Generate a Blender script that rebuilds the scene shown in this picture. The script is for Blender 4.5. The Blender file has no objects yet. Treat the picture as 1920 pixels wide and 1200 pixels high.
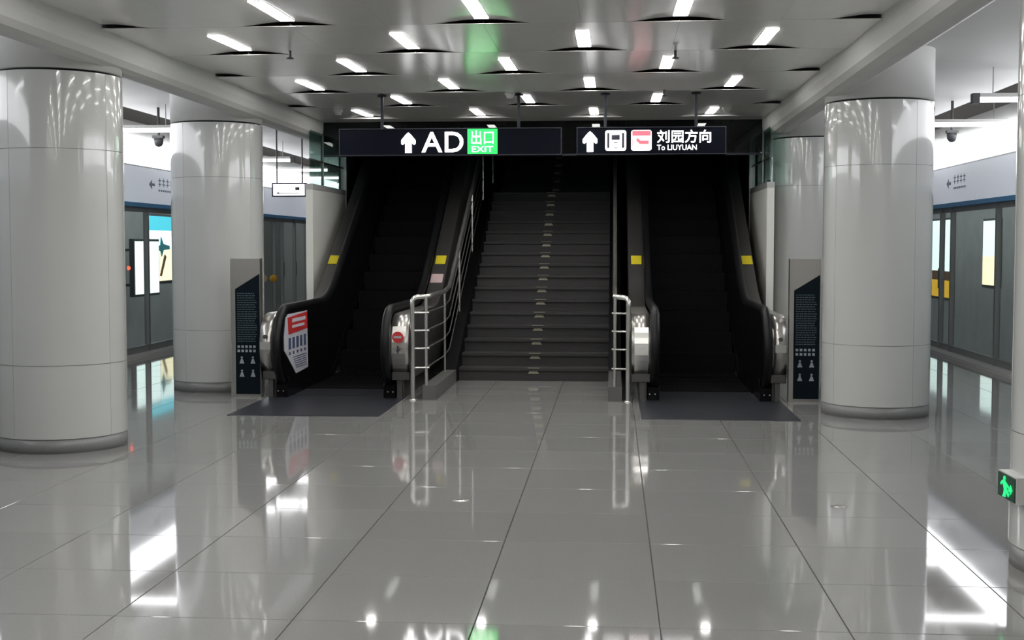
import bpy, math, random
from mathutils import Vector, Matrix
random.seed(7)
R = math.radians
S = bpy.context.scene
COL = S.collection

# ------------------------------------------------------------------ camera, world, exposure
FPX = 2450.0                      # focal length in pixels of a 1920 px wide frame
pitch = math.atan(140 / FPX)
yaw = math.atan(190 / FPX * math.cos(pitch))
cd = bpy.data.cameras.new('camera'); cam = bpy.data.objects.new('camera', cd); COL.objects.link(cam)
cd.sensor_width = 36; cd.lens = 36 * FPX / 1920; cd.clip_start = .05; cd.clip_end = 200
cam.location = (0, 0, 1.6); cam.rotation_euler = (R(90) - pitch, 0, yaw)
S.camera = cam
w = bpy.data.worlds.new('world'); S.world = w; w.use_nodes = True
w.node_tree.nodes['Background'].inputs[0].default_value = (0, 0, 0, 1)
w.node_tree.nodes['Background'].inputs[1].default_value = 0
S.view_settings.view_transform = 'Standard'; S.view_settings.look = 'None'
S.view_settings.gamma = 1; S.view_settings.use_curve_mapping = False
S.view_settings.exposure = 0.25
E_CEIL, E_COVE, E_TUBE, E_AD, E_SIGN = 25.0, 4.2, 7.0, 1.5, 3.4     # lamp strengths

CX = -0.955                       # centre line of the hall
ZC = 3.21                         # main ceiling height
COLX = 3.45                       # column rows, from the centre line
PSD = 5.9                         # platform screen, from the centre line
YB, YE = -7.0, 38.0               # ends of the hall

# ------------------------------------------------------------------ materials
MAT = {}
def mat(name, col=(.5, .5, .5), rough=.5, metal=0, emit=0, ecol=None, coat=0, spec=.5, noise=0, nscale=30, bump=0, rand=0, stretch=None):
    m = bpy.data.materials.new(name); m.use_nodes = True
    nt = m.node_tree; b = nt.nodes['Principled BSDF']
    b.inputs['Base Color'].default_value = (*col, 1)
    b.inputs['Roughness'].default_value = rough; b.inputs['Metallic'].default_value = metal
    b.inputs['Specular IOR Level'].default_value = spec
    if coat: b.inputs['Coat Weight'].default_value = coat; b.inputs['Coat Roughness'].default_value = .03
    if emit:
        b.inputs['Emission Color'].default_value = (*(ecol or col), 1); b.inputs['Emission Strength'].default_value = emit
    if noise or rand or bump:
        tc = nt.nodes.new('ShaderNodeTexCoord'); mp = nt.nodes.new('ShaderNodeMapping'); nz = nt.nodes.new('ShaderNodeTexNoise')
        nt.links.new(tc.outputs['Object'], mp.inputs[0]); nt.links.new(mp.outputs[0], nz.inputs['Vector'])
        if stretch: mp.inputs['Scale'].default_value = stretch
        nz.inputs['Scale'].default_value = nscale; nz.inputs['Detail'].default_value = 4
        if noise or rand:
            mr = nt.nodes.new('ShaderNodeMapRange'); mr.inputs['To Min'].default_value = 1 - noise; mr.inputs['To Max'].default_value = 1 + noise
            mr.inputs['From Min'].default_value = .25; mr.inputs['From Max'].default_value = .75
            nt.links.new(nz.outputs['Fac'], mr.inputs['Value'])
            last = mr.outputs[0]
            if rand:
                oi = nt.nodes.new('ShaderNodeObjectInfo'); r2 = nt.nodes.new('ShaderNodeMapRange')
                r2.inputs['To Min'].default_value = 1 - rand; r2.inputs['To Max'].default_value = 1 + rand
                nt.links.new(oi.outputs['Random'], r2.inputs['Value'])
                mu = nt.nodes.new('ShaderNodeMath'); mu.operation = 'MULTIPLY'
                nt.links.new(last, mu.inputs[0]); nt.links.new(r2.outputs[0], mu.inputs[1]); last = mu.outputs[0]
            vm = nt.nodes.new('ShaderNodeVectorMath'); vm.operation = 'SCALE'; vm.inputs[0].default_value = col
            nt.links.new(last, vm.inputs['Scale']); nt.links.new(vm.outputs[0], b.inputs['Base Color'])
        if bump:
            bp = nt.nodes.new('ShaderNodeBump'); bp.inputs['Strength'].default_value = bump; bp.inputs['Distance'].default_value = .002
            nt.links.new(nz.outputs['Fac'], bp.inputs['Height']); nt.links.new(bp.outputs[0], b.inputs['Normal'])
    MAT[name] = m
    return m
def glass(name, tint, refl_ior=1.5, boost=1.0):
    """thin architectural glass: fresnel mix of a tinted see-through and a mirror reflection"""
    m = bpy.data.materials.new(name); m.use_nodes = True; nt = m.node_tree
    nt.nodes.remove(nt.nodes['Principled BSDF'])
    o = nt.nodes['Material Output']; t = nt.nodes.new('ShaderNodeBsdfTransparent'); g = nt.nodes.new('ShaderNodeBsdfGlossy')
    f = nt.nodes.new('ShaderNodeFresnel'); mx = nt.nodes.new('ShaderNodeMixShader'); mu = nt.nodes.new('ShaderNodeMath')
    t.inputs[0].default_value = (*tint, 1); g.inputs['Roughness'].default_value = .02; g.inputs[0].default_value = (.95, 1, .98, 1)
    f.inputs['IOR'].default_value = refl_ior; mu.operation = 'MULTIPLY'; mu.use_clamp = True; mu.inputs[1].default_value = boost
    gm = nt.nodes.new('ShaderNodeNewGeometry'); iv = nt.nodes.new('ShaderNodeMath'); iv.operation = 'SUBTRACT'; iv.inputs[0].default_value = 1
    m2 = nt.nodes.new('ShaderNodeMath'); m2.operation = 'MULTIPLY'       # reflect on the outer face only
    nt.links.new(gm.outputs['Backfacing'], iv.inputs[1]); nt.links.new(iv.outputs[0], m2.inputs[0]); nt.links.new(f.outputs[0], m2.inputs[1])
    nt.links.new(m2.outputs[0], mu.inputs[0]); nt.links.new(mu.outputs[0], mx.inputs[0])
    nt.links.new(t.outputs[0], mx.inputs[1]); nt.links.new(g.outputs[0], mx.inputs[2]); nt.links.new(mx.outputs[0], o.inputs[0])
    MAT[name] = m
mat('granite', (.265, .265, .257), .05, noise=.22, nscale=220, rand=.035, spec=.6)
mat('joint', (.05, .05, .048), .8, noise=.1)
mat('ceil_metal', (.82, .815, .79), .22, metal=.0, spec=.95, noise=.02, nscale=6)
mat('plenum', (.10, .092, .08), .9, noise=.1)
mat('paint', (.62, .62, .60), .55, noise=.02, nscale=3)
mat('enamel', (.56, .567, .55), .12, coat=.6, noise=.012, nscale=2)
mat('enamel_wall', (.90, .90, .84), .25, coat=.3, noise=.015, nscale=2)
mat('sill_stone', (.50, .485, .48), .3, noise=.06, nscale=60)
mat('kerb_stone', (.11, .108, .104), .45, noise=.12, nscale=90)
mat('shadow_gap', (.01, .01, .01), .8, noise=.1)
mat('base_stone', (.23, .23, .23), .25, noise=.1, nscale=120)
mat('steel', (.52, .50, .47), .28, metal=.9, noise=.05, nscale=40, stretch=(1, 1, 12))
mat('steel_bright', (.74, .73, .70), .22, metal=.9, noise=.03, nscale=40)
mat('steel_dark', (.16, .155, .15), .32, metal=.8, noise=.06, nscale=40)
mat('black_panel', (.004, .004, .005), .25, noise=.1, nscale=10, spec=.15)
mat('rubber', (.006, .006, .007), .4, spec=.25, noise=.1, nscale=60)
mat('step_metal', (.004, .004, .005), .5, spec=.12, noise=.2, nscale=60)
mat('landing', (.038, .04, .05), .35, noise=.25, nscale=150, metal=.3)
mat('stair_stone', (.05, .048, .049), .55, spec=.3, noise=.25, nscale=140, rand=.08)
mat('stair_mark', (.40, .38, .28), .5, noise=.1, nscale=40)
mat('sign_case', (.004, .005, .010), .5, spec=.06, noise=.1)
mat('sign_trim', (.03, .034, .045), .45, spec=.2, noise=.1)
mat('sign_white', (1, 1, 1), .4, emit=E_SIGN, noise=.01)
mat('sign_icon', (1, 1, 1), .4, emit=.85, noise=.01)
mat('sign_green', (.02, .75, .10), .4, emit=1.6, ecol=(.01, .62, .06), noise=.01)
mat('sign_red', (.85, .10, .13), .4, emit=1.3, ecol=(.85, .10, .13), noise=.01)
mat('sign_ink', (.03, .03, .05), .5, noise=.05)
mat('lamp', (1, 1, 1), .4, emit=E_CEIL, ecol=(1, .98, .95), noise=.01)
mat('tube_lamp', (1, 1, 1), .4, emit=E_TUBE, ecol=(.97, .97, 1), noise=.01)
mat('cove', (1, 1, 1), .4, emit=E_COVE, ecol=(.95, .96, 1), noise=.01)
mat('lamp_rim', (.5, .5, .49), .35, metal=.5, noise=.03)
mat('fascia', (.80, .83, .88), .3, noise=.02, nscale=3, emit=.20, ecol=(.80, .86, 1))  # slight emission added to brighten the fascia
mat('blue', (.03, .20, .42), .35, noise=.05)
mat('fascia_ink', (.26, .28, .33), .5, noise=.05)
mat('alu_frame', (.33, .34, .34), .35, metal=.7, noise=.05)
mat('tunnel', (.64, .68, .67), .6, noise=.1, nscale=2)
mat('track', (.08, .08, .08), .8, noise=.3, nscale=8)
mat('totem_blue', (.004, .009, .015), .3, spec=.15, noise=.1)
mat('print_grey', (.07, .105, .12), .5, noise=.05)
mat('print_white', (.34, .40, .44), .5, noise=.05)
mat('yellow', (.62, .52, .015), .5, noise=.06)
mat('yellow_orange', (.8, .42, .02), .5, noise=.05)
mat('red', (.55, .03, .03), .45, noise=.06)
mat('poster_white', (.55, .54, .60), .5, noise=.04)
mat('poster_blue', (.06, .09, .18), .5, noise=.06)
mat('pinkish', (.52, .38, .38), .5, noise=.05)
mat('exit_dark', (.01, .05, .03), .4, noise=.05)
mat('exit_green', (.02, .6, .2), .4, emit=1.0, ecol=(.01, .55, .16), noise=.02)
mat('plastic_white', (.62, .62, .60), .45, noise=.03)
mat('plastic_dark', (.07, .07, .075), .4, noise=.05)
mat('ad_white', (1, 1, 1), .4, emit=E_AD, ecol=(.80, .97, .95), noise=.01)
mat('ad_cyan', (.1, .7, .8), .4, emit=1.1, ecol=(.06, .62, .80), noise=.01)
mat('ad_cream', (1, .9, .6), .4, emit=1.5, ecol=(1, .90, .60), noise=.01)
mat('ad_teal', (.03, .3, .35), .4, emit=.25, ecol=(.03, .3, .35), noise=.01)
mat('ad_brown', (.2, .1, .05), .5, emit=.1, ecol=(.3, .15, .06), noise=.02)
mat('ad_yellow', (.8, .45, .03), .4, emit=.8, ecol=(.85, .5, .03), noise=.02)
mat('ad_frame', (.05, .055, .06), .4, metal=.4, noise=.05)
mat('red_lamp', (.9, .05, .03), .4, emit=2.0, ecol=(1, .08, .04), noise=.02)
mat('shaft_shade', (.05, .053, .06), .6, noise=.15, nscale=4)  # dark colour stands in for the lack of light in the shaft
mat('rear_wall', (.40, .40, .39), .5, noise=.05, nscale=3)
glass('screen_glass', (.92, .955, .94), 1.5, 1.5)
glass('rail_glass', (.50, .62, .58), 1.5, 1.1)
glass('curtain_glass', (.30, .36, .37), 1.5, .8)

# ------------------------------------------------------------------ mesh helpers
class MB:
    def __init__(s): s.v = []; s.f = []; s.smooth = []
    def _add(s, vs, fs, sm=False):
        n = len(s.v); s.v += [tuple(v) for v in vs]; s.f += [tuple(i + n for i in f) for f in fs]; s.smooth += [sm] * len(fs); return s
    def box(s, x0, x1, y0, y1, z0, z1):
        x0, x1 = min(x0, x1), max(x0, x1); y0, y1 = min(y0, y1), max(y0, y1); z0, z1 = min(z0, z1), max(z0, z1)
        return s._add([(x0, y0, z0), (x1, y0, z0), (x1, y1, z0), (x0, y1, z0), (x0, y0, z1), (x1, y0, z1), (x1, y1, z1), (x0, y1, z1)],
                      [(3, 2, 1, 0), (4, 5, 6, 7), (0, 1, 5, 4), (1, 2, 6, 5), (2, 3, 7, 6), (3, 0, 4, 7)])
    def bevbox(s, x0, x1, y0, y1, z0, z1, b=.004):
        """box with chamfered top edges"""
        return s._add([(x0, y0, z0), (x1, y0, z0), (x1, y1, z0), (x0, y1, z0), (x0, y0, z1 - b), (x1, y0, z1 - b), (x1, y1, z1 - b), (x0, y1, z1 - b),
                       (x0 + b, y0 + b, z1), (x1 - b, y0 + b, z1), (x1 - b, y1 - b, z1), (x0 + b, y1 - b, z1)],
                      [(0, 1, 5, 4), (1, 2, 6, 5), (2, 3, 7, 6), (3, 0, 4, 7), (4, 5, 9, 8), (5, 6, 10, 9), (6, 7, 11, 10), (7, 4, 8, 11), (8, 9, 10, 11), (3, 2, 1, 0)])
    def prism_x(s, poly, x0, x1, sm=False):
        """polygon of (y,z) extruded along x"""
        n = len(poly); vs = [(x0, y, z) for y, z in poly] + [(x1, y, z) for y, z in poly]
        a = sum(poly[i][0] * poly[(i + 1) % n][1] - poly[(i + 1) % n][0] * poly[i][1] for i in range(n))
        fs = [(i, (i + 1) % n, n + (i + 1) % n, n + i) for i in range(n)]
        if (a > 0) == (x1 > x0): fs = [f[::-1] for f in fs]
        c0 = tuple(range(n)); c1 = tuple(range(n, 2 * n))
        if (a > 0) == (x1 > x0): caps = [c0[::-1], c1]
        else: caps = [c0, c1[::-1]]
        if (a > 0) != (x1 > x0): pass
        s._add(vs, [f[::-1] for f in fs] , sm); s._add(vs, caps); return s
    def prism_y(s, poly, y0, y1):
        n = len(poly); vs = [(x, y0, z) for x, z in poly] + [(x, y1, z) for x, z in poly]
        return s._add(vs, [(i, (i + 1) % n, n + (i + 1) % n, n + i) for i in range(n)] + [tuple(range(n))[::-1], tuple(range(n, 2 * n))])
    def band(s, up, lo, x0, x1, sm=False):
        """strip solid between two equally long (y,z) paths, extruded along x (for curved, non-convex profiles)"""
        n = len(up); vs = []
        for x in (x0, x1):
            vs += [(x, y, z) for y, z in up] + [(x, y, z) for y, z in lo]
        fs = []; m = 2 * n
        for i in range(n - 1):
            fs.append((i, i + 1, m + i + 1, m + i))                      # upper face
            fs.append((n + i, m + n + i, m + n + i + 1, n + i + 1))      # lower face
            fs.append((i, n + i, n + i + 1, i + 1)); fs.append((m + i, m + i + 1, m + n + i + 1, m + n + i))
        fs.append((0, m, m + n, n)); fs.append((n - 1, 2 * n - 1, m + 2 * n - 1, m + n - 1))
        return s._add(vs, fs, sm)
    def tube(s, path, r, k=10, closed_caps=True, prof=None):
        ps = [Vector(p) for p in path]; n = len(ps); vs = []; up = Vector((0, 0, 1))
        prev = None
        for i, p in enumerate(ps):
            t = (ps[min(i + 1, n - 1)] - ps[max(i - 1, 0)]).normalized()
            if prev is None:
                a = up if abs(t.dot(up)) < .95 else Vector((1, 0, 0))
                u = t.cross(a).normalized()
            else: u = (prev - t * prev.dot(t)).normalized()
            prev = u; v_ = t.cross(u)
            for j in range(k):
                th = 2 * math.pi * j / k
                vs.append(p + u * (math.cos(th) * r) + v_ * (math.sin(th) * r))
        fs = [(i * k + j, i * k + (j + 1) % k, (i + 1) * k + (j + 1) % k, (i + 1) * k + j) for i in range(n - 1) for j in range(k)]
        s._add(vs, fs, True)
        if closed_caps: s._add(vs, [tuple(range(k))[::-1], tuple(range((n - 1) * k, n * k))])
        return s
    def arc_wall(s, r0, r1, a0, a1, z0, z1, n=14):
        """curved slab between two radii and two angles"""
        vs = []
        for i in range(n + 1):
            a = a0 + (a1 - a0) * i / n; c, q = math.cos(a), math.sin(a)
            vs += [(r1 * c, r1 * q, z0), (r1 * c, r1 * q, z1), (r0 * c, r0 * q, z1), (r0 * c, r0 * q, z0)]
        out = [(4 * i, 4 * i + 4, 4 * i + 5, 4 * i + 1) for i in range(n)]
        oth = []
        for i in range(n):
            b = 4 * i
            oth += [(b + 1, b + 5, b + 6, b + 2), (b + 2, b + 6, b + 7, b + 3), (b + 3, b + 7, b + 4, b)]
        oth += [(0, 1, 2, 3), (4 * n + 3, 4 * n + 2, 4 * n + 1, 4 * n)]
        s._add(vs, out, True); s._add(vs, oth); return s
    def lathe(s, prof, k=48, cx=0, cy=0, sm=True):
        vs = []; n = len(prof)
        for i in range(k):
            a = 2 * math.pi * i / k
            vs += [(cx + r * math.cos(a), cy + r * math.sin(a), z) for r, z in prof]
        fs = [(i * n + j, ((i + 1) % k) * n + j, ((i + 1) % k) * n + j + 1, i * n + j + 1) for i in range(k) for j in range(n - 1)]
        return s._add(vs, fs, sm)
    def mesh(s, name):
        me = bpy.data.meshes.new(name); me.from_pydata(s.v, [], s.f)
        me.polygons.foreach_set('use_smooth', s.smooth); me.update(); return me
def obj(name, mb, material, parent=None, loc=(0, 0, 0), rot=(0, 0, 0)):
    me = mb if isinstance(mb, bpy.types.Mesh) else mb.mesh(name)
    if material and not me.materials: me.materials.append(MAT[material])
    o = bpy.data.objects.new(name, me); COL.objects.link(o); o.parent = parent; o.location = loc; o.rotation_euler = rot
    return o
def tag(o, label=None, cat=None, group=None, kind=None):
    if label: o['label'] = label
    if cat: o['category'] = cat
    if group: o['group'] = group
    if kind: o['kind'] = kind
    return o
def thing(name, label, cat, loc=(0, 0, 0), rz=0, group=None):
    o = bpy.data.objects.new(name, None); o.empty_display_size = .2; COL.objects.link(o)
    o.location = loc; o.rotation_euler = (0, 0, rz); return tag(o, label, cat, group)
def struct(name, mb, material, label=None):
    return tag(obj(name, mb, material), label, None, None, 'structure')
def text_mesh(body, size, depth=.004, align='LEFT', bold=0):
    """lettering as a mesh standing upright, facing -y, baseline at z = 0"""
    cu = bpy.data.curves.new('lettering', 'FONT'); cu.body = body; cu.size = size; cu.extrude = depth / 2; cu.align_x = align
    cu.resolution_u = 4; cu.offset = bold
    o = bpy.data.objects.new('lettering', cu); COL.objects.link(o)
    dg = bpy.context.evaluated_depsgraph_get(); dg.update()
    me = bpy.data.meshes.new_from_object(o.evaluated_get(dg)); bpy.data.objects.remove(o); bpy.data.curves.remove(cu)
    me.materials.clear()
    me.transform(Matrix.Rotation(R(90), 4, 'X'))
    return me
def fit_mesh(me, x0, x1, z0, z1, y):
    xs = [v.co.x for v in me.vertices]; zs = [v.co.z for v in me.vertices]; ys = [v.co.y for v in me.vertices]
    ax, bx = min(xs), max(xs); az, bz = min(zs), max(zs); ym = max(ys)
    for v in me.vertices:
        v.co.x = x0 + (v.co.x - ax) / (bx - ax) * (x1 - x0); v.co.z = z0 + (v.co.z - az) / (bz - az) * (z1 - z0); v.co.y += y - ym
    return me

# ================================================================== THE SETTING
# ---- floor: recessed joint bed + separate polished granite slabs
XL, XR = CX - PSD + .10, CX + PSD - .10
floor = struct('floor', MB().box(CX - PSD - .06, CX + PSD + .06, YB, YE, -.25, -.006), 'joint', 'polished grey granite tiled floor of the station hall')
TX, TY = .782, .775
xj = [-1.362 + TX * i for i in range(-12, 12)]; yj = [5.42 + TY * i for i in range(-17, 45)]
tiles = []
for i in range(len(xj) - 1):
    for j in range(len(yj) - 1):
        a, b = max(xj[i], XL), min(xj[i + 1], XR); c, d = max(yj[j], YB), min(yj[j + 1], YE)
        if b - a < .03 or d - c < .03: continue
        mx, my = (a + b) / 2, (c + d) / 2
        ang = math.atan2(mx, my) if my > 0 else 9
        vis = my > 4.2 and -.50 < ang < .36
        under = my > 15.3 and abs(mx - CX) < 2.9
        tiles.append((0 if vis and not under else 1, my, a, b, c, d))
tiles.sort()
g = .0025; shared = {}; rest = MB()
for n, (k, my, a, b, c, d) in enumerate(tiles):
    if n < 300 and k == 0:
        key = (round(b - a, 3), round(d - c, 3))
        if key not in shared:
            w_, h_ = key
            shared[key] = MB().bevbox(-w_ / 2 + g, w_ / 2 - g, -h_ / 2 + g, h_ / 2 - g, -.012, 0, .0015).mesh('tile')
        obj('tile', shared[key], 'granite', floor, ((a + b) / 2, (c + d) / 2, 0))
    else: rest.bevbox(a + g, b - g, c + g, d - g, -.012, 0, .0015)
tag(obj('tile_field', rest, 'granite', floor), kind='stuff')

# ---- main ceiling: dark plenum and separate folded metal panels
ceiling = struct('ceiling', MB().box(CX - 2.9, CX + 2.9, YB, 17.05, ZC + .30, ZC + .36), 'plenum', 'satin grey metal panel ceiling over the hall')
PIT, CW, Y0, PK = 1.40, 1.425, 9.57, .031
def fold(x, half):                         # height profile of the lifted far edge of a panel
    a = abs(x)
    if a < .07: return PK
    t = min(1, (a - .07) / .34)
    return PK * (.5 + .5 * math.cos(math.pi * t))
def panel_mesh(xa, xb):
    """panel between xa and xb; fold at x = 0; far edge at y = 0, near edge at y = -PIT"""
    xs = sorted(set([xa, xb] + [x for x in [-.6, -.5, -.41, -.36, -.31, -.26, -.21, -.16, -.11, -.07, .07, .11, .16, .21, .26, .31, .36, .41, .5, .6] if xa < x < xb]))
    m = MB(); vs = []; nx = len(xs); ts = [0, .25, .5, .75, 1]; gp = .003; gx = .0008
    for t in ts:
        for x in xs:
            vs.append((min(max(x, xa + gx), xb - gx), -PIT + gp + (PIT - 2 * gp) * t, fold(x, 0) * t))
    fs = [(j * nx + i, (j + 1) * nx + i, (j + 1) * nx + i + 1, j * nx + i + 1) for j in range(len(ts) - 1) for i in range(nx - 1)]
    m._add(vs, fs, True)
    # returned edges, turned up into the plenum
    def lip(idx, h, flip):
        a = [vs[i] for i in idx]; v2 = a + [(x, y, z + h) for x, y, z in a]; k = len(a)
        f = [(i, i + 1, k + i + 1, k + i) for i in range(k - 1)]
        m._add(v2, [q[::-1] for q in f] if flip else f)
    lip(list(range(nx)), .003, False); lip(list(range((len(ts) - 1) * nx, len(ts) * nx)), .02, True)
    lip([j * nx for j in range(len(ts))], .02, True); lip([j * nx + nx - 1 for j in range(len(ts))], .02, False)
    return m.mesh('panel')
pm_full, pm_r, pm_l = panel_mesh(-CW / 2, CW / 2), panel_mesh(0, CW / 2), panel_mesh(-CW / 2, 0)
for m_ in (pm_full, pm_r, pm_l): m_.materials.append(MAT['ceil_metal'])
L0, L1 = .325, .945                       # where a lamp starts and ends along its row
tilt = math.atan(PK / PIT); ll = (L1 - L0) * PIT
hm = MB().box(-.055, .055, -ll / 2 - .003, ll / 2 + .003, -.003, .012).mesh('housing'); hm.materials.append(MAT['lamp_rim'])
dm = MB().bevbox(-.053, .053, -ll / 2, ll / 2, -.004, .006, .003); dm.v = [(x, y, -z) for x, y, z in dm.v]; dm.f = [f[::-1] for f in dm.f]
dm = dm.mesh('diffuser'); dm.materials.append(MAT['lamp'])
ROWN = ['nearest', 'second', 'third', 'fourth', 'fifth', 'sixth']
def ceiling_light(x, ys, k, i, n):
    t = (L0 + L1) / 2
    if k >= 0:
        pos = (['leftmost', 'second from left', 'second from right', 'rightmost'] if n == 4 else ['left', 'middle', 'right'])[i]
        lab = '%s white strip light in the %s staggered row of ceiling lights' % (pos, ROWN[k])
        if k == 4 and n == 3: lab = '%s white strip light in the fifth row, second from the escalator opening' % pos
        if k == 5: lab = '%s white strip light in the last row before the escalator opening' % pos
        grp = 'ceiling strip lights'
    else:
        lab = 'white strip light in the ceiling rows over the near floor'; grp = 'ceiling lights over the near floor'
    o = thing('ceiling_light', lab, 'light', (x, ys - PIT + t * PIT, ZC + PK * t), 0, grp)
    o.rotation_euler = (tilt, 0, 0)
    obj('housing', hm, None, o); obj('diffuser', dm, None, o)
for k in range(-10, 6):
    ys = Y0 + PIT * k
    if k % 2:                              # four whole panels
        for i in range(4):
            x = CX + (i - 1.5) * CW; obj('panel', pm_full, None, ceiling, (x, ys, ZC)); ceiling_light(x, ys, k, i, 4)
    else:                                  # half, three whole, half
        obj('panel', pm_r, None, ceiling, (CX - 2 * CW, ys, ZC)); obj('panel', pm_l, None, ceiling, (CX + 2 * CW, ys, ZC))
        for i in range(3):
            x = CX + (i - 1) * CW; obj('panel', pm_full, None, ceiling, (x, ys, ZC)); ceiling_light(x, ys, k, i, 3)
ylast = Y0 + PIT * 5
obj('panel', MB().box(CX - 2 * CW, CX + 2 * CW, ylast + .004, 17.02, ZC, ZC + .02), 'ceil_metal', ceiling)

# ---- beams over the column rows, side ceilings, hall shell
BI = 2 * CW
for s, nm in ((-1, 'left'), (1, 'right')):
    X = lambda r: CX + s * r
    b = MB().prism_y([(X(BI + .14), 2.985), (X(BI + .07), 3.005), (X(BI + .025), 3.045), (X(BI), 3.12), (X(BI), ZC + .36), (X(3.80), ZC + .36), (X(3.80), 3.43), (X(3.10), 2.99)][::s], YB, YE)
    struct('trim_1' if s < 0 else 'trim_2', b, 'paint', 'grey painted beam above the %s row of columns' % nm)
    c = MB().box(X(3.78), X(5.47), YB, YE, 3.42, 3.48)
    struct('ceiling_%s_platform' % nm, c, 'paint', 'grey ceiling strip over the %s platform edge' % nm)
    struct('ceiling_%s_track' % nm, MB().box(X(5.40), X(10), YB, YE, 3.75, 3.8), 'plenum', 'dark ceiling over the %s track' % nm)
    tw = MB().box(X(9.4), X(9.5), YB, YE, -1.3, 3.8)
    struct('wall_%s' % nm, tw, 'tunnel', 'grey track wall behind the %s platform screen' % nm)
    tf = MB().box(X(PSD + .06), X(9.45), YB, YE, -1.35, -1.2)
    struct('track_bed_%s' % nm, tf, 'track', 'dark track bed behind the %s platform screen' % nm)
struct('wall_back', MB().box(CX - 9.5, CX + 9.5, YB - .1, YB, -1.3, 3.9), 'rear_wall', 'grey wall at the near end of the hall')
struct('wall_front', MB().box(CX - 9.5, CX - 3.0, YE, YE + .1, -1.3, 3.9).box(CX + 3.0, CX + 9.5, YE, YE + .1, -1.3, 3.9), 'rear_wall', 'grey wall at the far end of the platforms')

# ---- escalator well: dark shaft
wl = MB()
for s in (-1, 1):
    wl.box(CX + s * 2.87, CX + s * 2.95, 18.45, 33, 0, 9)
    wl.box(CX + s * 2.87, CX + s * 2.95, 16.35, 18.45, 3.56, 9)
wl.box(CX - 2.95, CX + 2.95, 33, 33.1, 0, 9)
struct('wall_shaft', wl, 'shaft_shade', 'dark unlit side walls of the stair and escalator shaft')
struct('ceiling_shaft', MB().box(CX - 2.95, CX + 2.95, 17.05, 33.1, 9, 9.1).box(CX - 2.95, CX + 2.95, 17.03, 17.09, ZC + .3, 9), 'shaft_shade', 'dark ceiling of the stair and escalator shaft')
struct('floor_upper', MB().box(CX - 2.87, CX + 2.87, 26.2, 33, 4.6, 4.79), 'shaft_shade', 'dark upper landing at the head of the stairs')
cur = thing('smoke_curtain', 'dark glass smoke curtain hanging at the ceiling edge behind the sign', 'curtain', (CX, 17.05, 2.78))
obj('glass_sheet', MB().box(-2.85, 2.85, -.006, .006, 0, .43), 'curtain_glass', cur)
obj('bottom_channel', MB().box(-2.85, 2.85, -.012, .012, -.02, .005), 'sign_trim', cur)

# ---- white side walls with glass above, flanking the escalators
for s, nm in ((-1, 'left'), (1, 'right')):
    yn, yf, zt, xw = 16.35, 18.40, 2.38, 2.84
    t = struct('wall_escalator_%s' % nm, MB().box(CX + s * xw, CX + s * (xw + .09), yn, yf, 0, zt), 'enamel_wall', 'white panelled side wall beside the %s escalator with glass above' % nm)
    obj('glass_pane', MB().box(CX + s * (xw + .03), CX + s * (xw + .045), yn + .75, yf, zt, 3.56), 'rail_glass', t)
    obj('glass_pane', MB().box(CX + s * (xw + .03), CX + s * (xw + .045), yn + .02, yn + .735, zt, 3.56), 'rail_glass', t)
    obj('top_cap', MB().box(CX + s * (xw - .004), CX + s * (xw + .094), yn - .004, yf, zt - .07, zt), 'enamel', t)
    obj('end_trim', MB().box(CX + s * (xw - .01), CX + s * (xw + .06), yf, yf + .05, 0, 3.1), 'enamel', t)
    obj('mullion', MB().box(CX + s * (xw + .02), CX + s * (xw + .055), yn + .735, yn + .75, zt, 3.2), 'alu_frame', t)
    obj('glass_rail', MB().box(CX + s * (xw + .025), CX + s * (xw + .05), yn, yf, 2.68, 2.70), 'steel_dark', t)

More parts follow.
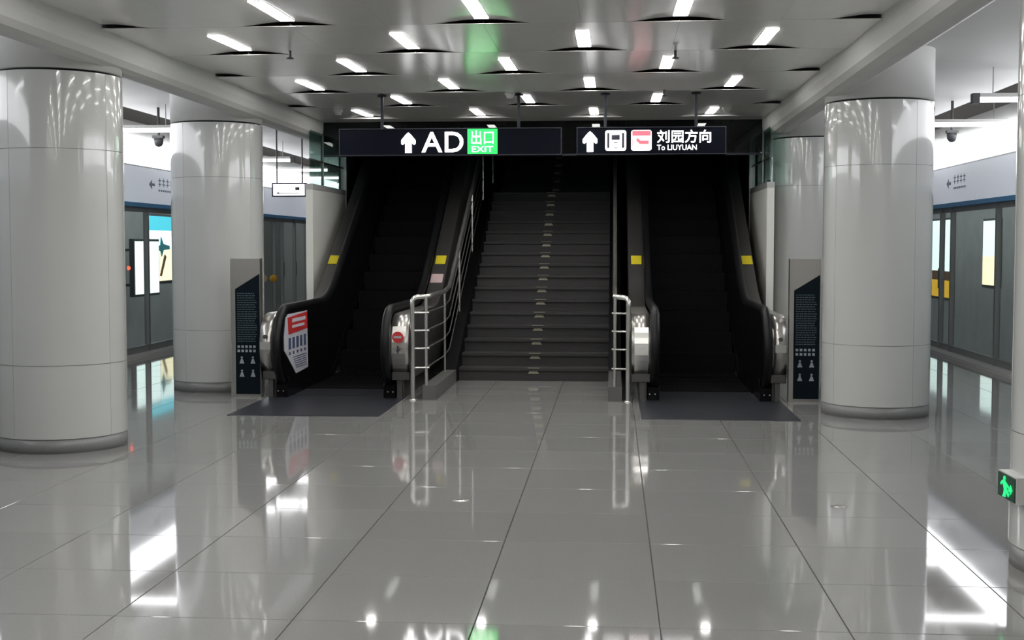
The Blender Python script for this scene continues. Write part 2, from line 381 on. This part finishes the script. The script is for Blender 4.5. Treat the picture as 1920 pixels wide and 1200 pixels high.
# ================================================================== PLATFORM SCREENS
def platform_screen(s):
    nm = 'left' if s < 0 else 'right'
    t = thing('platform_screen', 'glazed platform screen doors with lit white header along the %s platform' % nm, 'screen doors', (CX + s * PSD, 0, 0))
    B = lambda a, b, y0, y1, z0, z1: MB().box(s * a, s * b, y0, y1, z0, z1)
    ya, yb = 4.4, YE
    obj('sill', B(-.20, .06, ya, yb, -.02, .045), 'sill_stone', t)
    fz = obj('fascia', B(-.10, .05, ya, yb, 2.21, 2.72), 'fascia', t)
    obj('blue_stripe', B(-.112, .05, ya, yb, 2.15, 2.21), 'blue', t)
    obj('fascia_joint', B(-.09, .05, ya, yb, 2.72, 2.745), 'alu_frame', t)
    obj('light_header', B(-.10, .05, ya, yb, 2.745, 3.14), 'cove', t)
    obj('upper_panel', B(-.04, .05, ya, yb, 3.14, 3.36), 'paint', t)
    offs = [0, 2.26, 2.88, 3.94]; per = 5.0; base = (17.3 if s > 0 else 18.8) - 3 * per
    ps = sorted(y for k in range(9) for y in [base + k * per + o for o in offs] if ya <= y <= yb)
    pm = MB().box(-.035, .035, -.03, .03, .045, 2.15).mesh('post'); pm.materials.append(MAT['alu_frame'])
    for y in ps: obj('post', pm, None, t, (0, y, 0))
    for y0, y1 in zip(ps[:-1], ps[1:]):
        p = obj('glass_pane', MB().box(-.006, .006, y0 + .03, y1 - .03, .14, 2.08), 'screen_glass', t)
        obj('bottom_rail', MB().box(-.02, .02, y0 + .03, y1 - .03, .045, .14), 'alu_frame', p); obj('top_rail', MB().box(-.02, .02, y0 + .03, y1 - .03, 2.08, 2.15), 'alu_frame', p)
        if abs((y1 - y0) - 1.06) < .02:
            obj('door_handle', MB().box(-s * .025, -s * .008, y0 + .10, y0 + .13, .95, 1.25), 'steel_dark', p)
    # printed direction marks on the header: an arrow and two short lines of small print
    for k in range(7):
        yc = base + k * per + (1.9 if s > 0 else .25)
        if yc < ya + 1 or yc > yb - 1: continue
        m = MB(); xf = -.103; dy = -s
        def fl(y0, y1, z0, z1): m.box(s * (xf), s * (xf + .006), yc + dy * y0, yc + dy * y1, z0, z1)
        d = -1
        m.prism_x([(yc + dy * a_, b_) for a_, b_ in ((-.38, 2.49), (-.26, 2.56), (-.26, 2.51), (-.14, 2.51), (-.14, 2.47), (-.26, 2.47), (-.26, 2.42))], s * xf, s * (xf + .006))
        for q in range(4):
            fl(.02 + q * .17, .13 + q * .17, 2.555, 2.572); fl(.02 + q * .17, .13 + q * .17, 2.50, 2.515); fl(.065 + q * .17, .082 + q * .17, 2.47, 2.60)
        for q in range(7): fl(.02 + q * .095, .08 + q * .095, 2.40, 2.43)
        tag(obj('direction_print', m, 'fascia_ink', fz), kind='stuff')
    return t
scr_l = platform_screen(-1); scr_r = platform_screen(1)
obj('warning_knob', MB().lathe([(.075 * math.sin(math.pi * i / 10), -.075 * math.cos(math.pi * i / 10)) for i in range(11)], 20).mesh('warning_knob'), 'yellow_orange', scr_l, (.105, 25.6, .94))
obj('indicator_lamp', MB().lathe([(0, 0), (.028, 0), (.028, .02), (.015, .035), (0, .04)], 16).mesh('indicator_lamp'), 'red_lamp', scr_l, (.035, 17.95, 1.28), (0, R(90), 0))
for s in (-1, 1):                         # hanging linear lamps set across the platforms
    for k, y in enumerate((7.7, 10.75, 13.8, 16.6, 19.6, 22.6, 25.6, 28.6, 31.6)):
        nm = 'left' if s < 0 else 'right'
        lab = 'white tube lamp above the %s platform screen, %s from the near end' % (nm, ['first', 'second', 'third', 'fourth', 'fifth', 'sixth', 'seventh', 'eighth', 'ninth'][k])
        if k == 3: lab = 'white tube lamp above the %s platform beside a ceiling security camera' % nm
        if k == 2 and s > 0: lab = 'upper short white tube lamp seen beside the nearest right column'
        o = thing('tube_lamp', lab, 'light', (CX + s * 5.215, y, 3.08), 0, 'tube lamps across the %s platform' % nm)
        obj('batten', MB().box(-.55, .55, -.04, .04, .03, .07), 'plastic_white', o)
        obj('tube', MB().tube([(-.54, 0, .005), (.54, 0, .005)], .026, 10), 'tube_lamp', o)
        obj('end_cap', MB().box(-s * .61, -s * .54, -.05, .05, -.035, .07), 'plastic_dark', o)
        for q in (-.4, .4): obj('hanger', MB().tube([(q, 0, .06), (q, 0, 0.66 if s * q > .3 else .345)], .006, 6), 'steel', o)

# ---- lit advertising boxes in the tracks, and panels added as a glass reflection
def lightbox(name, label, X, y0, y1, z0, z1, s, layers, back=.12):
    """s: side of the hall; face looks towards the hall"""
    o = thing(name, label, 'light box', (X, (y0 + y1) / 2, z0))
    h = (y1 - y0) / 2; H_ = z1 - z0
    obj('frame', MB().box(0, s * back, -h - .05, h + .05, -.05, H_ + .05), 'ad_frame', o)
    for z_ in (.15, H_ - .2): obj('bracket', MB().box(s * .05, s * (9.4 - abs(X - CX)), -h * .3, -h * .3 + .06, z_, z_ + .05), 'ad_frame', o)
    for nm, a, b, c, d, mt, lift in layers:
        obj(nm, MB().box(-s * (.012 + lift), s * .01, -h + 2 * h * a, -h + 2 * h * b, H_ * c, H_ * d), mt, o)
    return o
ad = lightbox('advert_light_box', 'lit advert with cyan top and teal plane behind the left screen', CX - 9.36, 28.4, 30.05, .79, 2.26, -1,
    [('cream_field', 0, 1, 0, .5, 'ad_cream', 0), ('white_field', 0, 1, .5, .78, 'ad_white', 0), ('cyan_field', 0, 1, .78, 1, 'ad_cyan', 0)])
H_ = 1.48
pl = MB().prism_x([(-.55, .72), (-.1, .82), (-.05, 1.0), (.1, .84), (.5, .80), (.52, .72), (.1, .70), (-.02, .55), (-.1, .68)], .012, .03)
obj('plane_print', pl, 'ad_teal', ad)
obj('pen_print', MB().prism_x([(-.15, .12), (-.05, .10), (.28, .55), (.18, .60)], .012, .03), 'ad_brown', ad)
lightbox('reflection_panels', 'pair of plain white glowing panels imitating a reflection low in the left screen', CX - 8.6, 25.55, 26.9, .61, 1.68, -1,  # added glowing stand-in for a reflection in the screen glass
    [('panel', 0, .47, 0, 1, 'ad_white', 0), ('panel', .53, 1, 0, 1, 'ad_white', 0)], .10)
lightbox('cream_light_box', 'tall cream white lit advert seen through the right screen pane', CX + 9.36, 29.3, 30.55, .71, 2.15, 1,
    [('cream_field', 0, 1, 0, .45, 'ad_cream', 0), ('white_field', 0, 1, .45, 1, 'ad_white', 0)])
lightbox('yellow_light_box', 'lit advert with a yellow bottom band behind the right screen posts', CX + 9.36, 33.3, 36.0, .28, 2.24, 1,
    [('yellow_band', 0, 1, 0, .22, 'ad_yellow', 0), ('white_field', 0, 1, .34, 1, 'ad_white', 0), ('dark_band', 0, 1, .22, .34, 'ad_brown', 0)])

# ================================================================== COLUMNS
def column(x, y, label, seam):
    o = thing('column', label, 'column', (x, y, 0), 0, 'white clad columns')
    obj('base_ring', MB().lathe([(.40, 0), (.500, 0), (.500, .105), (.40, .105)], 64), 'base_stone', o)
    obj('core', MB().lathe([(.44, 2.88), (.44, 2.95)], 48), 'shadow_gap', o); obj('joint_backing', MB().lathe([(.494, .10), (.494, 2.88)], 64), 'base_stone', o)
    gp = .003
    for z0, z1 in ((.112, .675), (.679, 2.335), (2.339, 2.925)):
        for q in range(4):
            a = seam + q * math.pi / 2; d = gp / .5 / 2
            obj('panel', MB().arc_wall(.485, .503, a + d, a + math.pi / 2 - d, z0, z1, 18), 'enamel', o)
    obj('neck', MB().lathe([(.44, 2.945), (.500, 2.945), (.500, 3.45)], 64), 'paint', o)
    return o
column(CX - COLX, 10.13, 'large white clad column in the left foreground', R(-21))
column(CX - COLX, 14.33, 'white clad column behind the left information totem', R(-28))
column(CX + COLX, 6.62, 'white clad column cut by the right edge with a green exit sign', R(60))
r1 = column(CX + COLX, 12.66, 'white clad column right of the right information totem', R(-59))
column(CX + COLX, 16.85, 'white clad column half hidden behind the right foreground column', R(20))

# ================================================================== STAIRS
stair = thing('staircase', 'wide dark stone staircase between the two escalators with pale centre marks', 'staircase', (CX + .02, 15.35, 0))
SW, RISE, RUN = .885, .15, .30
sm = {}
def step_mesh(run):
    if run not in sm:
        m = MB().box(-SW, SW, .015, run + .02, -.0, RISE - .03).box(-SW, SW, -.012, run + .02, RISE - .03, RISE)
        m.box(-SW, SW, .03, .05, RISE, RISE + .003)
        sm[run] = m.mesh('step'); sm[run].materials.append(MAT['stair_stone'])
    return sm[run]
mk = MB().prism_y([(-.065, .085), (.065, .085), (.045, .118), (-.045, .118)], .005, .018)
mk.box(-.07, .07, -.02, .03, RISE, RISE + .004); mk = mk.mesh('centre_mark'); mk.materials.append(MAT['stair_mark'])
y = 0
for i in range(32):
    run = 1.5 + RUN if i == 15 else RUN
    st = obj('step', step_mesh(run), None, stair, (0, y, i * RISE))
    obj('centre_mark', mk, None, st, (0, 0, 0))
    y += run - (0 if i != 15 else .3) if i != 15 else 1.5
for s in (-1, 1):                          # side kerbs of the flight
    pts = [(-1.35, 0), (-1.35, .15), (-.25, .15), (4.55, 2.55), (6.0, 2.55), (10.8, 4.95), (10.8, 4.5), (6.2, 2.2), (4.7, 2.2), (0.2, 0)]
    up = [(-1.98, .15), (-.25, .15), (4.55, 2.55), (6.0, 2.55), (10.8, 4.95)]; lo = [(-1.98, 0), (-.25, 0), (4.75, 0), (6.2, 0), (10.8, 0)]
    obj('kerb', MB().band(up[1:], lo[1:], s * .888, s * 1.03), 'step_metal', stair)
    obj('plinth', MB().band(up[:2], [lo[0], (-.25, 0)], s * .888, s * 1.03), 'kerb_stone', stair)

# ---- stair railings: ladder-like end frame, then rails climbing the flight
def railing(s):
    nm = 'left' if s < 0 else 'right'
    o = thing('stair_railing', 'bright steel ladder-barred handrail on the %s side of the stairs' % nm, 'railing', (CX + s * 1.10, 13.35, 0))
    # local x: outward = s
    zt = 1.06
    po, pi_ = s * .01, -s * .125
    obj('post', MB().tube([(po, 0, 0), (po, 0, zt - .06)], .024, 12), 'steel_bright', o)
    obj('post', MB().tube([(pi_, .05, 0.15), (pi_, .05, zt)], .018, 12), 'steel_bright', o)
    arc = [(po, 0, zt - .08), (po, .0, zt - .03), (po - s * .02, .01, zt), (po - s * .06, .03, zt + .01), (pi_, .05, zt + .01), (pi_, .6, zt + .01), (pi_, 1.55, zt + .01)]
    def zf(yy):                              # height of the flight above floor at local y
        st0 = 2.0
        if yy < st0: return 0
        if yy < st0 + 4.8: return (yy - st0) * .5
        if yy < st0 + 6.0: return 2.4
        return 2.4 + (yy - st0 - 6.0) * .5
    for yy in [2.0, 2.6, 4.4, 6.8, 8.0, 10.4, 12.8]: arc.append((pi_, yy, zf(yy) + zt + .06))
    obj('handrail', MB().tube(arc, .025, 12), 'steel_bright', o)
    for z in (.335, .535, .72, .905):
        obj('bar', MB().tube([(po, 0, z), (pi_ - s * .03, .05, z)], .010, 8), 'steel_bright', o)
        path = [(pi_, .05, z), (pi_, 1.55, z)] + [(pi_, yy, zf(yy) + z + .05) for yy in (2.0, 4.4, 6.8, 8.0, 12.8)]
        obj('bar', MB().tube(path, .008, 8), 'steel_bright', o)
    for yy in (1.55, 3.0, 4.5, 6.0, 7.6, 9.4, 11.2):
        zb = max(0, zf(yy)); obj('post', MB().tube([(pi_, yy, zb + .02), (pi_, yy, zb + zt + .03)], .014, 10), 'steel_bright', o)
    obj('base_flange', MB().lathe([(.045, 0), (.045, .008), (.026, .016)], 20, po, 0), 'steel_bright', o)
    return o
railing(-1); railing(1)

# ================================================================== ESCALATORS
SL = .60; ANG = math.atan(SL)
def hr_path():
    """handrail centre line (y,z): newel loop, level run, curve, incline"""
    p = []; r = .39; yc, zc = .40, .545
    p.append((.75, .155))
    for i in range(19):
        a = -math.pi / 2 - math.pi * i / 18
        p.append((yc + r * math.cos(a), zc + r * math.sin(a)))
    zt = zc + r; ka = 2.05; kb = 2.95; km = (ka + kb) / 2
    for i in range(13):
        t = i / 12; yy = ka + (kb - ka) * t
        p.append((yy, zt + SL * (yy - ka) ** 2 / (2 * (kb - ka))))
    z1 = p[-1][1]
    for i in range(1, 9): p.append((kb + i * 1.0, z1 + SL * i * 1.0))
    return p
HP = hr_path()
def inset(path, d):
    out = []
    n = len(path)
    for i, (y_, z_) in enumerate(path):
        a = path[max(i - 1, 0)]; b = path[min(i + 1, n - 1)]
        ty, tz = b[0] - a[0], b[1] - a[1]; L = math.hypot(ty, tz) or 1
        out.append((y_ + tz / L * d, z_ - ty / L * d))
    return out
def low_path(path, zmin, ymin):
    """floor-side partner of a profile: level near the newel, then parallel below the incline"""
    out = []
    for y_, z_ in path:
        yy = max(y_, ymin)
        zz = zmin if yy < 2.5 else zmin + max(0, (yy - 2.5)) * SL * .94
        out.append((yy, min(zz, z_) if zz < z_ else z_ - .001))
    return out
def escalator(s):
    nm = 'left' if s < 0 else 'right'
    o = thing('escalator', 'black escalator with steel decks to the %s of the stairs' % nm, 'escalator', (CX + s * 1.945, 13.22, 0))
    # landing plate in front of and between the newels
    pz = obj('landing_plate', MB().bevbox(-.725, .725, -1.22, .42, 0, .006, .003).box(-.50, .50, .42, 1.20, 0, .008), 'landing', o)
    obj('comb_plate', MB().box(-.50, .50, 1.06, 1.30, .008, .016), 'step_metal', o)
    # steps
    def step_m():
        m = MB().box(-.50, .50, 0, .40, -.03, 0)
        m.prism_x([(0, 0), (0, -.24), (.02, -.24), (.02, 0)], -.50, .50)
        for q in range(20): m.box(-.49 + q * .05, -.49 + q * .05 + .02, .0, .39, 0, .006)
        m.box(-.50, .50, -.004, .008, -.03, .004)
        return m.mesh('step')
    stm = step_m(); stm.materials.append(MAT['step_metal'])
    for i in range(22):
        yy = 1.28 + i * .40
        z = 0 if yy < 2.4 else max(0, (yy - 2.45)) * SL
        obj('step', stm, None, o, (0, yy, z + .012))
    for q in (-1, 1):
        outer = (q == s)                    # balustrade on the hall side, away from the stairs
        # deck: steel casing outside the handrail
        dk = inset(HP, .055)
        dk = [(y_, z_) for y_, z_ in dk if True]
        i0 = 5
        up = dk[i0:]; lo = low_path(up, .20, .16)
        D = obj('balustrade', MB().band(up, lo, q * .61, q * (.76 if outer else .80), False), 'steel_dark', o)
        fr0 = [p_ for p_ in dk if p_[0] < 2.1][4:]
        obj('newel_cover', MB().band(inset(fr0, -.004), fr0, q * .612, q * (.758 if outer else .798), True), 'steel', D)
        # plinth under the casing
        obj('plinth', MB().box(q * .64, q * .72, .30, 2.6, 0, .21).box(q * .66, q * .71, .22, .30, 0, .21), 'steel_dark', D)
        # inner black panel under the handrail
        inn = inset(HP, .012)[1:]; lw = low_path(inn, .0, .42)
        ip = obj('inner_panel', MB().band(inn, lw, q * .515, q * .588), 'black_panel', D)
        obj('skirt', MB().band([(1.0, .10), (2.5, .10), (11, .10 + 8.5 * SL)], [(1.0, 0), (2.5, 0), (11, 8.5 * SL * .94)], q * .50, q * .515), 'black_panel', D)
        # handrail: flattened rubber loop
        m = MB()
        mp = [(q * .566, y_, z_) for y_, z_ in HP]
        m.tube(mp, .046, 12); c = q * .566
        obj('handrail', m, 'rubber', D)
        # handrail entry box on the floor
        obj('newel_foot', MB().prism_x([(.24, 0), (.24, .14), (.34, .22), (.80, .22), (.80, 0)], q * .51, q * .63), 'black_panel', D)
        obj('foot_screw', MB().tube([(q * .555, .236, .07), (q * .555, .245, .07)], .008, 8).tube([(q * .61, .236, .07), (q * .61, .245, .07)], .008, 8), 'steel_bright', D)
        # end plate on the rounded front of the casing
        # caution sticker on the incline
        ys = 3.40; zs = None
        for (ya, za), (yb, zb) in zip(dk[:-1], dk[1:]):
            if ya <= ys <= yb and ya > 1: zs = za + (zb - za) * (ys - ya) / (yb - ya)
        stk = MB().box(-.065, .065, -.10, .10, 0, .004)
        obj('caution_sticker', stk, 'yellow', D, (q * (.685 if outer else .70), ys, zs + .003), (ANG, 0, 0))
        if s < 0 and q > 0:
            obj('notice_plate', MB().box(-.075, .075, -.10, .10, 0, .004), 'pinkish', D, (q * .70, 3.02, zs - .225), (ANG, 0, 0))
        # rounded front plates and marks on the inner (stair side) newels
        fr = [(y_, z_) for y_, z_ in dk if y_ < .42 and .28 < z_ < .80]
        if not outer:
            out2 = inset(fr, -.006)
            obj('end_plate', MB().band(out2, fr, q * .63, q * .77), 'steel_bright' if s > 0 else 'steel', D)
        else:
            obj('button_box', MB().box(q * .64, q * .75, dk[12][0] - .03, .30, .52, .60), 'steel_bright', D)
            obj('stop_button', MB().tube([(q * .69, .06, .655), (q * .69, .02, .655)], .022, 14), 'plastic_dark', D)
        if s < 0 and q > 0:
            m = MB().tube([(0, 0, 0), (0, -.012, 0)], .058, 24)
            e = obj('no_entry_disc', m, 'red', D, (q * .70, .018, .66))
            obj('disc_bar', MB().box(-.04, .04, -.018, -.010, -.011, .011), 'print_white', e)
            obj('arrow_print', MB().prism_y([(0, -.17), (.02, -.13), (.007, -.13), (.007, -.09), (-.007, -.09), (-.007, -.13), (-.02, -.13)], -.016, -.006), 'sign_ink', e)
        if s < 0 and q < 0:                  # safety poster on the inside of the left newel
            xi = q * .515 + .001
            pst = obj('safety_poster', MB().prism_x([(.13, .50), (.12, .64), (.20, .84), (.30, .875), (1.15, .875), (1.18, .24), (.62, .22)], xi, xi + .004), 'poster_white', D)
            obj('poster_header', MB().prism_x([(.30, .66), (.26, .84), (1.14, .865), (1.15, .68)], xi + .004, xi + .007), 'red', pst)
            m = MB()
            for k in range(5):
                yy = .30 + k * .17
                m.box(xi + .004, xi + .007, yy, yy + .095, .50, .62); m.box(xi + .004, xi + .007, yy + .015, yy + .075, .44, .47)
            for k in range(6): m.box(xi + .004, xi + .006, .62 - .025 * k, 1.10, .28 + k * .024, .288 + k * .024)
            tag(obj('pictogram_print', m, 'poster_blue', pst), kind='stuff')
            tag(obj('header_print', MB().box(xi + .007, xi + .009, .45, 1.05, .78, .82).box(xi + .007, xi + .009, .45, 1.0, .72, .75), 'poster_white', pst), kind='stuff')
        # light line on the newel rim
        rim = inset(HP, .05)[6:15]
        obj('rim_strip', MB().band(inset(HP, .042)[6:15], rim, q * .588, q * .61), 'steel_bright', D)
    return o
escalator(-1); escalator(1)

# ================================================================== INFORMATION TOTEMS
def totem(s):
    nm = 'left' if s < 0 else 'right'
    o = thing('information_totem', 'steel totem with dark slant-topped notice panel beside the %s escalator' % nm, 'totem', (CX + s * 2.935 + (.03 if s < 0 else -.03), 13.5, 0))
    w_ = .155; h_ = 1.46
    obj('body', MB().box(-w_, w_, 0, .10, 0, h_), 'steel', o)
    obj('edge_trim', MB().box(-w_ - .008 if s < 0 else w_, -w_ if s < 0 else w_ + .012, -.004, .10, 0, h_), 'steel_bright', o)
    a, b = -w_ + .045, w_ - .006
    pn = obj('notice_panel', MB().prism_y([(a, .03), (b, .03), (b, h_ - .16), (a, h_ - .32)], -.010, 0), 'totem_blue', o)
    m = MB(); x0, x1 = a + .02, b - .03
    rnd = random.Random(3)
    for k in range(22):
        z = h_ - .37 - k * .024; x = x0
        while x < x1 - .02:
            l = rnd.uniform(.012, .035); m.box(x, min(x + l, x1), -.013, -.010, z, z + .009); x += l + .007
    tag(obj('small_print', m, 'print_grey', pn), kind='stuff')
    m = MB()
    for z in (h_ - .94, h_ - .985):
        for k in range(5): m.box(x0 + k * .042, x0 + k * .042 + .026, -.013, -.010, z, z + .026)
    for cx_, cz in ((x0 + .045, h_ - 1.07), (x1 - .045, h_ - 1.07), (x0 + .045, h_ - 1.21), (x1 - .045, h_ - 1.21)):
        m.tube([(cx_, -.010, cz + .03), (cx_, -.014, cz + .03)], .011, 10)
        m.prism_y([(cx_ - .026, cz - .035), (cx_ + .026, cz - .035), (cx_ + .008, cz + .015), (cx_ - .008, cz + .015)], -.013, -.010)
    tag(obj('pictogram_print', m, 'print_white', pn), kind='stuff')
totem(-1); totem(1)

# ================================================================== HANGING SIGNS
SY = 13.9
def px(x): return (x - 1150) * SY / FPX          # sign layout widths, measured off the sign itself
zb, zt = 2.555, 2.845
def arrow_up(xc, z0, z1):
    h = z1 - z0; return MB().prism_y([(xc - .034, z0), (xc + .034, z0), (xc + .034, z0 + h * .50), (xc + .060, z0 + h * .40), (xc + .076, z0 + h * .44), (xc + .076, z0 + h * .62), (xc + .025, z1 - .02), (xc, z1), (xc - .025, z1 - .02), (xc - .076, z0 + h * .62), (xc - .076, z0 + h * .44), (xc - .060, z0 + h * .40), (xc - .034, z0 + h * .50)], -.012, 0)
def sign(label, xa, xb, rods):
    xc = (xa + xb) / 2
    o = thing('hanging_sign', label, 'sign', (xc, SY, zb))
    H_ = zt - zb; hw = (xb - xa) / 2
    cs = obj('casing', MB().box(-hw, hw, 0, .14, 0, H_), 'sign_case', o)
    obj('edge_trim', MB().box(-hw, hw, -.012, .0, 0, .010).box(-hw, hw, -.012, 0, H_ - .010, H_).box(-hw, -hw + .010, -.012, 0, .010, H_ - .010).box(hw - .010, hw, -.012, 0, .010, H_ - .010), 'sign_trim', cs)
    for r in rods:
        rd = obj('hanger_rod', MB().tube([(r - xc, .07, H_), (r - xc, .07, ZC - zb + .02)], .016, 10), 'sign_trim', o)
        obj('ceiling_flange', MB().lathe([(0, 0), (.05, 0), (.05, .012), (.02, .02)], 16, r - xc, .07).mesh('ceiling_flange'), 'sign_trim', rd, (0, 0, ZC - zb - .02))
    return o, xc
def P(xpx): return px(xpx)
s1, xc1 = sign('black hanging exit sign with arrow, letters AD and green square', P(633), P(1053), [P(713), P(972)])
obj('arrow', arrow_up(P(765) - xc1, .03, .245), 'sign_white', s1)
obj('letter_A', fit_mesh(text_mesh('A', .3, bold=.003), P(790) - xc1, P(829) - xc1, .035, .250, 0), 'sign_white', s1)
obj('letter_D', fit_mesh(text_mesh('D', .3, bold=.003), P(834) - xc1, P(869) - xc1, .035, .250, 0), 'sign_white', s1)
gr = obj('green_square', MB().box(P(877) - xc1, P(933) - xc1, -.012, 0, .015, .278), 'sign_green', s1)
obj('characters', fit_mesh(text_mesh('出口', .15), P(884) - xc1, P(926) - xc1, .115, .262, -.012), 'sign_white', gr)
obj('lettering', fit_mesh(text_mesh('EXIT', .08), P(885) - xc1, P(925) - xc1, .035, .095, -.012), 'sign_white', gr)
s2, xc2 = sign('black hanging train direction sign with arrow and two pictograms', P(1081), P(1357), [P(1134), P(1302)])
def round_rect(x0, x1, z0, z1, r, y0, y1):
    pts = []
    for cx_, cz, a0 in ((x1 - r, z0 + r, -90), (x1 - r, z1 - r, 0), (x0 + r, z1 - r, 90), (x0 + r, z0 + r, 180)):
        for i in range(5): a = R(a0 + 22.5 * i); pts.append((cx_ + r * math.cos(a), cz + r * math.sin(a)))
    return MB().prism_y(pts, y0, y1)
obj('arrow', arrow_up(P(1106) - xc2, .03, .245), 'sign_white', s2)
a, b = P(1134) - xc2, P(1173) - xc2
ic = obj('train_pictogram', round_rect(a, b, .04, .255, .025, -.012, 0), 'sign_icon', s2)
m = MB(); c = (a + b) / 2; y0, y1 = -.016, -.012
m.box(a + .022, a + .044, y0, y1, .07, .225).box(b - .044, b - .022, y0, y1, .07, .225)
m.box(c - .042, c + .042, y0, y1, .155, .205); m.box(c - .02, c + .02, y0, y1, .122, .13); m.box(c - .02, c + .02, y0, y1, .066, .074)
obj('pictogram_ink', m, 'sign_ink', ic)
a, b = P(1182) - xc2, P(1220) - xc2
ic = obj('line_pictogram', round_rect(a, b, .04, .255, .025, -.012, 0), 'sign_icon', s2)
m = MB(); m.box(a + .012, b - .012, y0, y1, .195, .245); m.prism_y([(a + .065, .175), (a + .10, .145), (b - .030, .145), (b - .030, .108), (a + .09, .108), (a + .05, .15)], y0, y1)
m.box(a + .012, a + .02, y0, y1, .09, .16)
obj('pictogram_red', m, 'sign_red', ic)
obj('characters', fit_mesh(text_mesh('刘园方向', .16, bold=.0015), P(1230) - xc2, P(1329) - xc2, .120, .255, 0), 'sign_white', s2)
obj('lettering', fit_mesh(text_mesh('To LIUYUAN', .07), P(1230) - xc2, P(1303) - xc2, .045, .100, 0), 'sign_white', s2)

# small white sign hanging over the far left platform
o = thing('platform_sign', 'small white framed sign hanging over the far left platform', 'sign', (-5.015, 20.0, 2.35))
obj('casing', MB().box(-.27, .27, 0, .10, 0, .22), 'sign_ink', o)
f_ = obj('face', MB().box(-.245, .245, -.006, 0, .025, .195), 'sign_white', o)
obj('print', MB().box(-.19, .17, -.010, -.006, .05, .062).box(.10, .17, -.010, -.006, .10, .15).box(-.19, -.15, -.01, -.006, .045, .07), 'sign_ink', f_)
for q in (-.2, .2): obj('hanger_rod', MB().tube([(q, .05, .22), (q, .05, 1.07)], .012, 8), 'plastic_dark', o)

# ================================================================== SMALL FITTINGS
# exit sign low on the near right column
ang = R(182)
ex = thing('exit_sign', 'small green running man exit sign low on the right edge column', 'sign', (CX + COLX + .505 * math.cos(ang), 6.62 + .505 * math.sin(ang), .395), ang + R(90))
ex.scale = (.88, 1, .80)
obj('housing', MB().box(-.15, .15, -.035, .03, -.072, .092), 'plastic_white', ex)
fc = obj('face', MB().box(-.14, .14, -.041, -.035, -.065, .085), 'exit_dark', ex)
y0, y1 = -.046, -.041
m = MB().tube([(-.02, -.041, .06), (-.02, -.046, .06)], .014, 12)
m.prism_y([(-.05, .045), (-.005, .045), (.02, -.005), (-.02, -.010)], y0, y1)
m.prism_y([(-.02, -.010), (.02, -.005), (.0, -.055), (-.05, -.058), (-.03, -.04)], y0, y1)
m.prism_y([(.0, -.005), (.02, .0), (.06, -.03), (.05, -.045)], y0, y1)
m.prism_y([(-.05, .045), (-.085, .02), (-.075, .01), (-.04, .03)], y0, y1)
m.prism_y([(.0, .04), (.05, .02), (.045, .008), (.0, .025)], y0, y1)
obj('running_man', m, 'exit_green', fc)
obj('arrow', MB().prism_y([(.08, .035), (.11, .005), (.08, -.025), (.08, -.008), (.055, -.008), (.055, .018), (.08, .018)][::-1], y0, y1), 'exit_green', fc)
# security cameras over the platforms
for s in (-1, 1):
    nm = 'left' if s < 0 else 'right'
    xx, yy = (-6.01, 17.0) if s < 0 else (4.26, 17.0)
    o = thing('security_camera', 'small dark security camera hanging above the %s platform' % nm, 'camera', (xx, yy, 2.90))
    obj('stem', MB().tube([(0, 0, .12), (0, 0, .56)], .018, 10), 'plastic_dark', o)
    obj('bracket', MB().box(-.07, .07, -.05, .05, .115, .15), 'plastic_dark', o)
    obj('body', MB().lathe([(0, 0), (.035, .008), (.058, .04), (.062, .075), (.062, .115), (0, .118)], 20), 'plastic_dark', o)
# ceiling fittings
def detector(label, x, y, dark):
    o = thing('smoke_detector' if not dark else 'sprinkler_head', label, 'ceiling fitting', (x, y, ZC - .05))
    if dark:
        obj('stem', MB().tube([(0, 0, .0), (0, 0, .07)], .012, 10), 'plastic_dark', o)
        obj('deflector', MB().lathe([(0, -.018), (.03, -.016), (.032, -.010), (.012, 0)], 16), 'plastic_dark', o)
    else:
        obj('base', MB().lathe([(0, .03), (.055, .03), (.055, .055)], 20), 'plastic_white', o)
        obj('chamber', MB().lathe([(0, -.01), (.035, -.006), (.045, .03)], 20), 'plastic_white', o)
detector('dark sprinkler head between the left strip lights of the first two rows', -2.68, 10.77, True)
detector('dark sprinkler head just above the right strip light of the third row', .505, 11.0, True)
detector('dark sprinkler head just above the right strip light of the fifth row', .52, 13.75, True)
detector('white smoke detector near the left beam by the last row of lights', -3.28, 15.5, False)
detector('white smoke detector left of the middle strip light in the fifth row', -1.10, 13.9, False)
detector('white smoke detector right of the rightmost strip light in the last row', 1.32, 15.6, False)
# floor box lids
for lab, x, y in (('small round steel floor lid near the centre of the hall', -.95, 8.09), ('small round steel floor lid in front of the right column', 1.39, 8.07)):
    o = thing('floor_lid', lab, 'floor lid', (x, y, 0))
    obj('rim', MB().lathe([(.035, .001), (.05, .001), (.055, 0)], 24), 'steel', o)
    obj('lid', MB().lathe([(0, .0015), (.033, .0015), (.034, .0)], 24), 'steel_bright', o)
